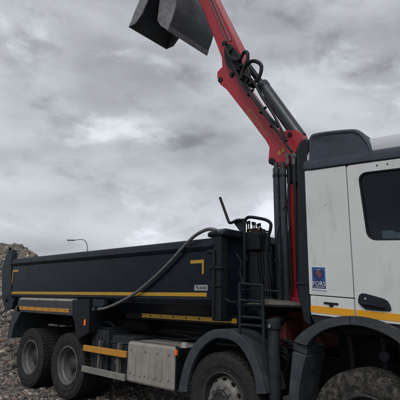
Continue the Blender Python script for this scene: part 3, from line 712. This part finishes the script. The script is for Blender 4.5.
for q_ in ((251.5, 93), (264, 110.5), (274.5, 124.5)):
    c = at(*q_, CY); b = MB(); b.box(c.x-.07, c.x+.07, CY-.05, CY-.001, c.z-.009, c.z+.009, Matrix.Rotation(R(-30), 3, 'Y')); b.build('hose_clamp', 'black_steel', crane, .006)
for x_ in (288, 293.5):
    c = at(x_, 155.5, CY-.04); b = MB(); b.tube([c, at(x_-.2, 165, CY-.04)], .025, 10, 0); b.disc(c+Vector((0, .02, 0)), .033, (0, -1, 0), .05, 12); b.build('hose_coupling', 'rim_steel', crane)
b = MB(); b.tube([at(288, 164, CY-.06), at(289, 178, CY-.06), at(288.5, 200, CY-.06), at(291, 260, CY-.06), at(291, 290, CY-.06)], .02, 8, 6); b.tube([at(293.5, 164, CY-.06), at(294.6, 190, CY-.06), at(295.4, 215, CY-.06), at(297, 250, CY-.03), at(298, 288, CY)], .02, 8, 6); b.build('column_hose', 'hose_rubber', crane)
# name on the boom
ta, tb_ = at(248.0, 110.5, CY), at(267.5, 136, CY); tdir = tb_-ta; tang = math.atan2(tdir.z, tdir.x)
lettering('boom_lettering', 'EPSILON', ta.lerp(tb_, .77)+Vector((0, -.003, 0)), .088, 'letter_gold', crane, ang=tang, xs=1.0)
b = MB(); cc = ta.lerp(tb_, .23); Ln = tdir.length*.44; ux = tdir.normalized(); uz = Vector((-ux.z, 0, ux.x))
oc = [cc+ux*u+uz*v for u, v in rrect(-Ln/2, Ln/2, -.05, .05, .04, 4)]; ic = [cc+ux*u+uz*v for u, v in rrect(-Ln/2+.01, Ln/2-.01, -.04, .04, .032, 4)]
n_ = len(oc); b.add([(p_.x, CY-.003, p_.z) for p_ in oc]+[(p_.x, CY-.003, p_.z) for p_ in ic], [(i, (i+1) % n_, n_+(i+1) % n_, n_+i) for i in range(n_)])
b.build('boom_emblem', 'letter_gold', crane, smooth=False)
lettering('boom_lettering', 'PALFINGER', cc+Vector((0, -.003, 0)), .058, 'letter_gold', crane, ang=tang, xs=.9)
c = at(281, 151, CY); b = MB()
for k in range(2): b.prism([(c.x-.06+k*.07, c.z-.05+k*.03), (c.x+.0+k*.07, c.z-.05+k*.03), (c.x-.03+k*.07, c.z+.03+k*.03)], CY-.004, CY-.001)
b.build('warning_sticker', 'yellow_tape', crane, smooth=False)

# cab (its body lines fall a little towards the front) ----------------------
PV = Vector((6.0, 1.27, 1.6))
CS = math.tan(R(3.7))
def cabx(v): return Vector((v.x, v.y, v.z-(v.x-PV.x)*CS))
def ct(px, py, y=0.0):
    p_ = at(px, py, y); return Vector((p_.x, p_.y, p_.z+(p_.x-PV.x)*CS))
def cz2(px, py, y=0.0):
    p_ = ct(px, py, y); return (p_.x, p_.z)
U0 = 6.0; US = 6.482; UD = 7.60; UF = 7.95; Z0 = 1.545; Z1 = 3.105
def B(mb, name, m_, parent, bev=0.0, seg=2, smooth=True): return mb.build(name, m_, parent, bev, seg, xf=cabx, smooth=smooth)
def both(fn):
    fn(lambda y: y); fn(lambda y: TW-y)
b = MB()
b.box(U0, U0+.04, .05, TW-.05, Z0, Z1)                                # back wall
b.box(U0+.04, UF-.1, .06, TW-.06, Z0-.06, Z0)                         # floor
b.box(UF-.12, UF-.04, .06, TW-.06, Z0, 2.22)                          # front wall under the windscreen
for y0, y1 in ((.0, .10), (TW-.10, TW)):
    b.prism([(UD+.01, Z0), (UF-.02, Z0), (UF, 2.2), (UF-.22, Z1), (UD+.01, Z1)], y0, y1)   # front pillars
cab = B(b, 'cab', 'white_paint', truck, .02)
b = MB(); b.box(U0+.045, UF-.15, .10, .12, Z0, Z0+.55); b.box(U0+.045, UF-.15, TW-.12, TW-.10, Z0, Z0+.55); b.box(U0+.042, U0+.05, .1, TW-.1, Z0, Z1-.02)
b.box(US-.05, US+.05, .05, .07, Z0, Z1); b.box(US-.05, US+.05, TW-.07, TW-.05, Z0, Z1); b.box(U0+.05, US, .05, .07, 1.70, 1.78)  # dark strips added behind the panel seams so the gaps look shaded
b.box(UF-.6, UF-.16, .12, TW-.12, 2.0, 2.28); b.box(U0+.05, UF-.25, .1, TW-.1, Z1-.035, Z1-.02)
B(b, 'cab_lining', 'seat_fabric', cab)
for y_ in (.35, TW-.95):
    b = MB(); b.box(6.62, 7.12, y_, y_+.52, 2.0, 2.16); b.box(6.55, 6.70, y_, y_+.52, 2.14, 2.72); b.box(6.57, 6.68, y_+.12, y_+.40, 2.74, 2.96); B(b, 'seat', 'seat_fabric', cab, .05)
# roof: black strip, then the pale roof curving inwards
b = MB(); b.prismx([(-.008, Z1+.004), (-.012, Z1+.03), (-.004, Z1+.105), (.02, Z1+.112), (TW-.02, Z1+.112), (TW+.004, Z1+.105), (TW+.012, Z1+.03), (TW+.008, Z1+.004)], U0-.01, UF-.18); B(b, 'roof_strip', 'pod_plastic', cab, .012)
b = MB(); b.prismx([(.015, Z1+.112), (.02, Z1+.17), (.045, Z1+.235), (.12, Z1+.29), (.35, Z1+.335), (TW/2, Z1+.36), (TW-.35, Z1+.335), (TW-.12, Z1+.29), (TW-.045, Z1+.235), (TW-.02, Z1+.17), (TW-.015, Z1+.112)], U0+.02, UF-.25); B(b, 'roof', 'roof_paint', cab, .02, 3)
for s in (0, 1):
    yo, yi = (0, .05) if s == 0 else (TW, TW-.05)
    b = MB(); b.box(U0, US-.005, yo, yi, 1.749, Z1); B(b, 'side_panel', 'white_paint', cab, .007)
    b = MB(); b.box(U0+.01, US-.005, yo, yi, Z0, 1.741); B(b, 'side_hatch', 'white_paint', cab, .007)
    e = -.0035 if s == 0 else .0035
    b = MB(); b.box(U0+.012, US-.007, yo, yo+e, 1.572, 1.640); B(b, 'side_stripe', 'cab_tape', cab, smooth=False)
    # door with a real window opening
    g = [cz2(358.2, 176.5), cz2(385, 239.8)]; WB = g[1][1]
    n = 24; ou = rrect(US+.005, UD, Z0, Z1-.003, .03, 5); wi = rrect(g[0][0]+.005, 7.42, WB, g[0][1]+.035, .085, 5)
    wi2 = []
    for (x_, z_) in wi: wi2.append((x_+(.045*(1-(z_-WB)/.62) if x_ < 7.0 else -.10*((z_-WB)/.62)), z_))
    dep = yi; vs = [(x_, yo, z_) for x_, z_ in ou]+[(x_, yo, z_) for x_, z_ in wi2]+[(x_, dep, z_) for x_, z_ in wi2]+[(x_, dep, z_) for x_, z_ in ou]
    fs = []
    for i in range(n):
        j = (i+1) % n
        fs += [(i, j, n+j, n+i), (n+i, n+j, 2*n+j, 2*n+i), (2*n+i, 2*n+j, 3*n+j, 3*n+i), (3*n+i, 3*n+j, j, i)]
    b = MB(); b.add(vs, fs); door = B(b, 'door', 'white_paint', truck, .006)
    def sc(pts, k):
        cx0 = sum(p_[0] for p_ in pts)/len(pts); cz0 = sum(p_[1] for p_ in pts)/len(pts)
        out_ = []
        for p_ in pts:
            d_ = Vector((p_[0]-cx0, p_[1]-cz0)); l_ = d_.length; out_.append((cx0+d_.x*(l_+k)/l_, cz0+d_.y*(l_+k)/l_))
        return out_
    gy = yo+(.016 if s == 0 else -.016)
    b = MB(); b.prism(sc(wi2, .004), gy, gy+(.005 if s == 0 else -.005)); B(b, 'window_pane', 'tinted_glass', door, smooth=False)
    so, si = sc(wi2, .005), sc(wi2, -.014); fy = yo-(.003 if s == 0 else -.003)
    b = MB(); b.band(so+[so[0]], si+[si[0]], fy, gy); B(b, 'window_seal', 'hose_rubber', door, .002)
    b = MB(); b.box(US+.011, UD-.006, yo, yo+e, 1.572, 1.640); B(b, 'door_stripe', 'cab_tape', door, smooth=False)
    hp = [(358.3, 299), (359.5, 295), (362, 293.3), (366, 293.6), (375, 296), (384, 298.6), (388, 301), (390.5, 305), (391.8, 309.5), (390.5, 311.3), (384, 311.2), (371, 310.2), (366, 309.4), (361, 305.5), (358.6, 302.5)]
    hz = [cz2(*q_) for q_ in hp]; y1 = -.014 if s == 0 else TW+.014
    b = MB(); b.prism(hz, y1, yo); B(b, 'handle_recess', 'duct_plastic', door, .006)
    h0, h1 = ct(361, 301), ct(388, 304); y2 = y1+(-.03 if s == 0 else .03)
    b = MB(); b.prism([(h0.x+.02, h0.z-.005), (h1.x-.02, h0.z-.03), (h1.x-.015, h0.z-.052), (h0.x+.02, h0.z-.03)], y2, y1); B(b, 'door_handle', 'black_steel', door, .01)
    c = ct(366, 298.6); b = MB(); b.disc((c.x, y1, c.z), .011, (0, -1 if s == 0 else 1, 0), .004, 12); B(b, 'lock_barrel', 'chrome', door)
    for q_ in ((377, 164.8), (387.5, 163.5)):
        c = ct(*q_); b = MB(); b.disc((c.x, yo, Z1-.045), .008, (0, -1 if s == 0 else 1, 0), .004, 10); B(b, 'door_bolt', 'hose_rubber', door)
c = ct(325, 205.5); b = MB(); b.add([(c.x-.02, -.0012, c.z-.008), (c.x+.012, -.0012, c.z+.004), (c.x+.03, -.0012, c.z+.014), (c.x-.004, -.0012, c.z+.002)], [(0, 1, 2, 3)]); B(b, 'paint_scuff', 'tank_side', cab, smooth=False)
# hatch catch
p, q = ct(324, 302.6), ct(338.5, 304); b = MB(); b.box(p.x, q.x, -.010, 0, p.z-.013, p.z+.008); c = ct(331.5, 305.5); b.prism([(c.x-.028, p.z-.013), (c.x+.028, p.z-.013), (c.x+.014, p.z-.037), (c.x-.014, p.z-.037)], -.012, 0); B(b, 'hatch_catch', 'hose_rubber', cab, .003)
# scheme sticker: white card, blue field, globe, lettering
p, q = ct(311.2, 266.3), ct(327.0, 293.2); sw = q.x-p.x; sh = p.z-q.z
def sq(mb, u0, u1, v0, v1, y): mb.box(p.x+u0*sw, p.x+u1*sw, y, y+.001, q.z+v0*sh, q.z+v1*sh); return mb
B(sq(MB(), 0, 1, 0, 1, -.0022), 'sticker', 'sticker_white', cab, smooth=False)
B(sq(MB(), .05, .95, .16, .97, -.0034), 'sticker_field', 'sticker_blue', cab, smooth=False)
B(sq(MB(), .05, .95, .16, .47, -.0046), 'sticker_field', 'sticker_navy', cab, smooth=False)
gc = Vector((p.x+.5*sw, 0, q.z+.71*sh)); gr = .235*sh
b = MB(); b.prism([(gc.x+gr*math.cos(t_*.2094), gc.z+gr*math.sin(t_*.2094)) for t_ in range(30)], -.0058, -.0046); B(b, 'sticker_globe', 'sticker_navy', cab, smooth=False)
b = MB(); b.prism([(gc.x+gr*u, gc.z+gr*v) for u, v in ((-.5, .45), (-.1, .55), (.35, .4), (.55, .05), (.4, -.5), (.1, -.75), (-.02, -.3), (-.3, -.05), (-.55, .1))], -.0068, -.0058); B(b, 'sticker_globe_land', 'sticker_land', cab, smooth=False)
b = MB()
for k in range(5): b.box(gc.x+(-.34+.16*k)*gr, gc.x+(-.25+.16*k)*gr, -.0068, -.0058, gc.z+.66*gr, gc.z+.80*gr)
B(b, 'sticker_globe_marks', 'sticker_white', cab, smooth=False)
lettering('sticker_lettering', 'FORS', Vector((p.x+.5*sw, -.0060, q.z+.335*sh)), .245*sh, 'sticker_white', cab, xf=cabx, xs=.95)
lettering('sticker_lettering', 'ACCREDITED', Vector((p.x+.5*sw, -.0060, q.z+.205*sh)), .075*sh, 'sticker_white', cab, xf=cabx)
lettering('sticker_lettering', 'fors-online.org.uk', Vector((p.x+.5*sw, -.0032, q.z+.085*sh)), .085*sh, 'sticker_navy', cab, xf=cabx)
# roof pod with raked front, and the duct behind the cab
ol = [cz2(308.5, 171), cz2(308.3, 140), cz2(309.5, 135.5), cz2(314, 132.6), cz2(330, 130), cz2(351, 128.2), cz2(358, 129.4), cz2(364, 134.5), cz2(370.5, 144.5), cz2(373, 156), cz2(373.3, 160)]
ol = [ol[0]]+refine(ol[1:-1], 3)+[ol[-1]]
b = MB(); n = len(ol); cxp = sum(p_[0] for p_ in ol)/n; czp = ol[0][1]
lay = []
for y_, k in ((.0, .86), (-.010, .89), (-.014, .92), (-.008, .955), (.012, .985), (.045, 1.0), (.62, 1.0), (.72, .95), (.76, .85)):
    lay.append([(cxp+(x_-cxp)*(1-(1-k)*.7), y_, max(Z1+.004, czp+(z_-czp)*k)) for x_, z_ in ol])
vs = [v_ for l_ in lay for v_ in l_]; fs = [tuple(range(n-1, -1, -1)), tuple(range((len(lay)-1)*n, len(lay)*n))]
for i in range(len(lay)-1):
    for j in range(n):
        a = i*n+j; c = i*n+(j+1) % n; fs.append((a, c, c+n, a+n))
b.add(vs, fs); pod = B(b, 'roof_pod', 'pod_plastic', truck, .012, 3)
du = [cz2(*q_) for q_ in ((308, 138), (303, 137.8), (299, 139.5), (296.5, 144), (296, 152), (296, 200), (296.3, 283), (297, 298), (299.5, 308), (302, 322), (309, 327), (309.3, 313), (309, 296), (308.3, 285), (307.6, 270), (306.2, 190), (306, 168))]
b = MB(); b.prism(du, .02, .30); duct = B(b, 'intake_duct', 'duct_plastic', truck, .03, 3)
for z_ in (283,):
    p, q = ct(296.6, z_, .02), ct(308.6, z_+.6, .02); b = MB(); b.box(p.x, q.x-.01, .008, .31, p.z-.014, p.z+.014); B(b, 'duct_band', 'duct_plastic', duct, .006)
# front: windscreen, grille, bumper, headlamps, mirrors (outside the frame)
b = MB(); b.add([(UF-.03, .10, 2.24), (UF-.03, TW-.10, 2.24), (UF-.24, TW-.10, Z1-.02), (UF-.24, .10, Z1-.02)], [(0, 1, 2, 3)]); B(b, 'windscreen', 'tinted_glass', cab, smooth=False)
b = MB(); b.box(UF-.04, UF+.02, .35, TW-.35, 1.25, 2.2)
for k in range(5): b.box(UF+.02, UF+.045, .45, TW-.45, 1.35+k*.16, 1.43+k*.16)
B(b, 'grille', 'black_steel', cab, .012)
b = MB(); b.prismx([(.0, .55), (.0, 1.2), (TW, 1.2), (TW, .55)], UF-.35, UF+.05); B(b, 'bumper', 'grey_plastic', cab, .06, 3)
for y_ in (.1, TW-.5):
    b = MB(); b.box(UF+.05, UF+.07, y_, y_+.4, .85, 1.08); B(b, 'headlamp', 'glass_lens', cab, .01)
for sgn, y_ in ((-1, 0), (1, TW)):
    b = MB(); b.tube([(UF-.2, y_, 2.9), (UF-.05, y_+sgn*.25, 2.92), (UF-.05, y_+sgn*.25, 2.2), (UF-.15, y_, 2.15)], .018, 8, 3); b.box(UF-.12, UF, y_+sgn*.15, y_+sgn*.40, 2.3, 2.8); B(b, 'door_mirror', 'black_steel', cab, .03)
# engine block filling the arch
b = MB(); b.box(6.0, 7.7, .62, 1.92, .82, 1.46); b.box(6.05, 7.6, .20, .60, 1.36, 1.45); b.box(7.2, 7.6, .1, .5, .5, 1.2); b.box(7.2, 7.6, 2.04, 2.44, .5, 1.2); b.build('engine', 'chassis_paint', truck, .02)
for x_ in (6.2, 6.55, 6.72):
    b = MB(); b.tube([(x_, .50, .9), (x_+.03, .45, 1.12), (x_+.02, .42, 1.34)], .03, 8, 3); b.build('spring_strut', 'box_plastic', chassis)
c = at(386, 356, .4); b = MB(); b.lathe([(.0001, -.05), (.05, -.05), (.06, 0), (.06, .12)], (c.x, .4, c.z), 16); b.build('brake_chamber', 'box_plastic', chassis)
# front mudguard
po = [(293.8, 341.5), (298, 336.6), (303, 331.8), (310, 326.8), (318, 322.5), (328, 318.8), (340, 316.3), (352, 315.8), (366, 317), (380, 320.5), (392, 325.4), (404, 332), (416, 341), (430, 356), (440, 374)]
pi_ = [(307.5, 346), (311, 340.5), (315, 336.5), (320, 332.6), (326, 329.6), (334, 327), (343, 325.3), (352, 325), (364, 326.4), (376, 330), (387, 335), (397, 341), (407, 350), (418, 362), (427, 378)]
oo, ii = refine(arc_xz(po)), refine(arc_xz(pi_))
for y0, y1, yf in ((-.02, .05, .42), (TW+.02, TW-.05, TW-.42)):
    b = MB(); b.band(oo, ii, y0, y1); b.band(oo, [(p_[0]*.96+6.5*.04, p_[1]-.012) for p_ in oo], y1, yf)
    mg = b.build('cab_mudguard', 'grey_plastic', truck, .012)
    fl = pp([(293.2, 351), (307, 356), (304, 368), (301, 382), (298.6, 402), (297.5, 425), (287.5, 425), (288.8, 400), (291.5, 370)], 0)
    b = MB(); b.prism(fl, y0, yf); b.build('mudguard_flap', 'grey_plastic', mg, .012)
    b = MB(); b.prism(pp([(293, 343), (307.5, 346.5), (307, 355), (294, 350)], .03), y1-(.03 if y0 < 1 else -.03), yf); b.build('mudguard_step', 'grey_plastic', mg, .01)
    b = MB(); p = at(350.6, 316, 0); q = at(351.5, 325, 0); b.box(p.x-.004, p.x+.004, y0-(.002 if y0 < 1 else -.002), y0+.0, q.z+.003, p.z-.003); b.build('mudguard_joint', 'hose_rubber', mg, smooth=False)
# black skirt under the cab side
b = MB(); b.prism([cz2(309.5, 315), cz2(349, 318.8), cz2(356, 319), cz2(402, 326), (7.55, Z0-.01), (7.55, Z0-.07), (6.9, Z0-.06), (6.5, Z0-.04), (6.05, Z0-.10)], .012, .10); B(b, 'cab_skirt', 'duct_plastic', cab, .006)

# ------------------------------------------------------------------ clamshell grab hanging from the boom head
GZ = 8.05; hx, hy = tipx+.02, AY+.12
grab = empty('clamshell_grab', (hx, hy, GZ-1.4))
grab['label'] = 'open dark steel clamshell grab bucket hanging from the red crane arm'
grab['category'] = 'grab bucket'
def jaw(back, openp, y0, y1, name):
    th = .03
    n = len(back); ax = [Vector((p_[0], p_[1])) for p_ in back]; inn = []
    ce = Vector((sum(p_[0] for p_ in openp)/len(openp), sum(p_[1] for p_ in openp)/len(openp)))
    for i, p_ in enumerate(ax):
        t_ = (ax[min(i+1, n-1)]-ax[max(i-1, 0)]).normalized(); nn_ = Vector((-t_.y, t_.x))
        if nn_.dot(ce-p_) < 0: nn_ = -nn_
        inn.append(p_+nn_*th)
    b = MB(); b.band(refine([tuple(p_) for p_ in ax]), refine([tuple(p_) for p_ in inn]), y0+.025, y1-.025); j_ = b.build(name, 'grab_steel', grab, .006)
    for ya, yb in ((y0, y0+.025), (y1-.025, y1)):
        b = MB(); b.prism(refine([tuple(p_) for p_ in ax])+[tuple(p_) for p_ in openp], ya, yb); b.build('side_plate', 'grab_side', j_, .005)
    b = MB(); l0, l1 = ax[0], ax[1]; d_ = (l1-l0).normalized(); nn_ = Vector((-d_.y, d_.x))
    if nn_.dot(ce-l0) > 0: nn_ = -nn_
    b.prism([tuple(l0+nn_*.002-d_*.012), tuple(l0+d_*.09+nn_*.002), tuple(l0+d_*.09+nn_*.018), tuple(l0-d_*.012+nn_*.018)], y0, y1); b.build('cutting_edge', 'grab_side', j_, .004)
    return j_
RY0, RY1 = .55, 1.66; LY0, LY1 = .40, 1.45
jaw([(3.0, 6.55), (3.14, 6.80), (3.20, 7.05), (3.17, 7.35), (3.05, 7.62), (2.84, 7.84)], [(2.78, 7.70), (2.74, 7.30), (2.70, 6.90), (2.80, 6.74)], RY0, RY1, 'grab_jaw')
jaw([(2.02, 7.00), (2.12, 7.20), (2.27, 7.42), (2.42, 7.62), (2.58, 7.78), (2.70, 7.86)], [(2.74, 7.72), (2.62, 7.40), (2.42, 7.12), (2.22, 6.98)], LY0, LY1, 'grab_jaw')
b = MB(); b.box(2.62, 2.90, .78, 1.28, 7.86, 8.10); b.tube([(2.70, .5, 7.84), (2.70, 1.55, 7.84)], .05, 12, 0); b.tube([(2.86, .5, 7.84), (2.86, 1.6, 7.84)], .05, 12, 0); b.build('grab_frame', 'base_red', grab, .02)
b = MB(); b.tube([(2.76, hy, 8.10), (2.77, hy, 8.30)], .13, 18, 0); b.tube([(2.77, hy, 8.30), (2.78, hy, 8.36)], .17, 18, 0); b.build('rotator', 'black_steel', grab, .012)
b = MB(); b.tube([(2.78, hy, 8.36), (tipx, hy, 8.785)], .045, 12, 0); b.build('hanger_link', 'black_steel', grab)
for sx, yj in ((2.5, .9), (3.0, 1.1)):
    b = MB(); b.tube([(2.76, yj, 8.02), (sx, yj, 7.60)], .04, 12, 0); b.build('jaw_cylinder', 'cylinder_grey', grab)

# ------------------------------------------------------------------ street lamp far behind the heap
d = ray(88.2, 240); d = d/math.hypot(d.x, d.y); lb = CAM+d*46; H_ = lb.z
lamp = empty('street_lamp', (lb.x, lb.y, 0))
lamp['label'] = 'thin grey street lamp with a bent arm standing far behind the tipper body'; lamp['category'] = 'street lamp'
sr = Vector((rt0.x, rt0.y, 0)).normalized(); base = Vector((lb.x, lb.y, -.3))
b = MB(); b.tube([base, base+Vector((0, 0, 3)), Vector((lb.x, lb.y, H_-1.0))], [.09, .055], 10, 4); b.build('pole', 'lamp_steel', lamp)
b = MB(); t0 = Vector((lb.x, lb.y, H_-1.0)); b.tube([t0, t0+sr*-.12+Vector((0, 0, .6)), t0+sr*-.42+Vector((0, 0, .98)), t0+sr*-.9+Vector((0, 0, 1.03)), t0+sr*-1.5+Vector((0, 0, .95))], .045, 8, 5); b.build('lamp_arm', 'lamp_steel', lamp)
b = MB(); h0 = t0+sr*-1.45+Vector((0, 0, .95)); b.tube([h0, h0+sr*-.12, h0+sr*-.5, h0+sr*-.75], .085, 8, 0); b.build('lamp_head', 'lamp_steel', lamp, .02)

# pale box on the cab bunk, seen through the door window
p, q = at(381.5, 231.0, .17), at(393, 239, .17); doc = MB(); doc.box(p.x, q.x, .17, .30, 2.0, p.z); doc.box(q.x-.03, q.x+.10, .30, .33, 2.0, p.z-.008)
doc = doc.build('document_box', 'sticker_white', None, .008)
doc['label'] = 'pale box seen at the foot of the cab door window'; doc['category'] = 'box'
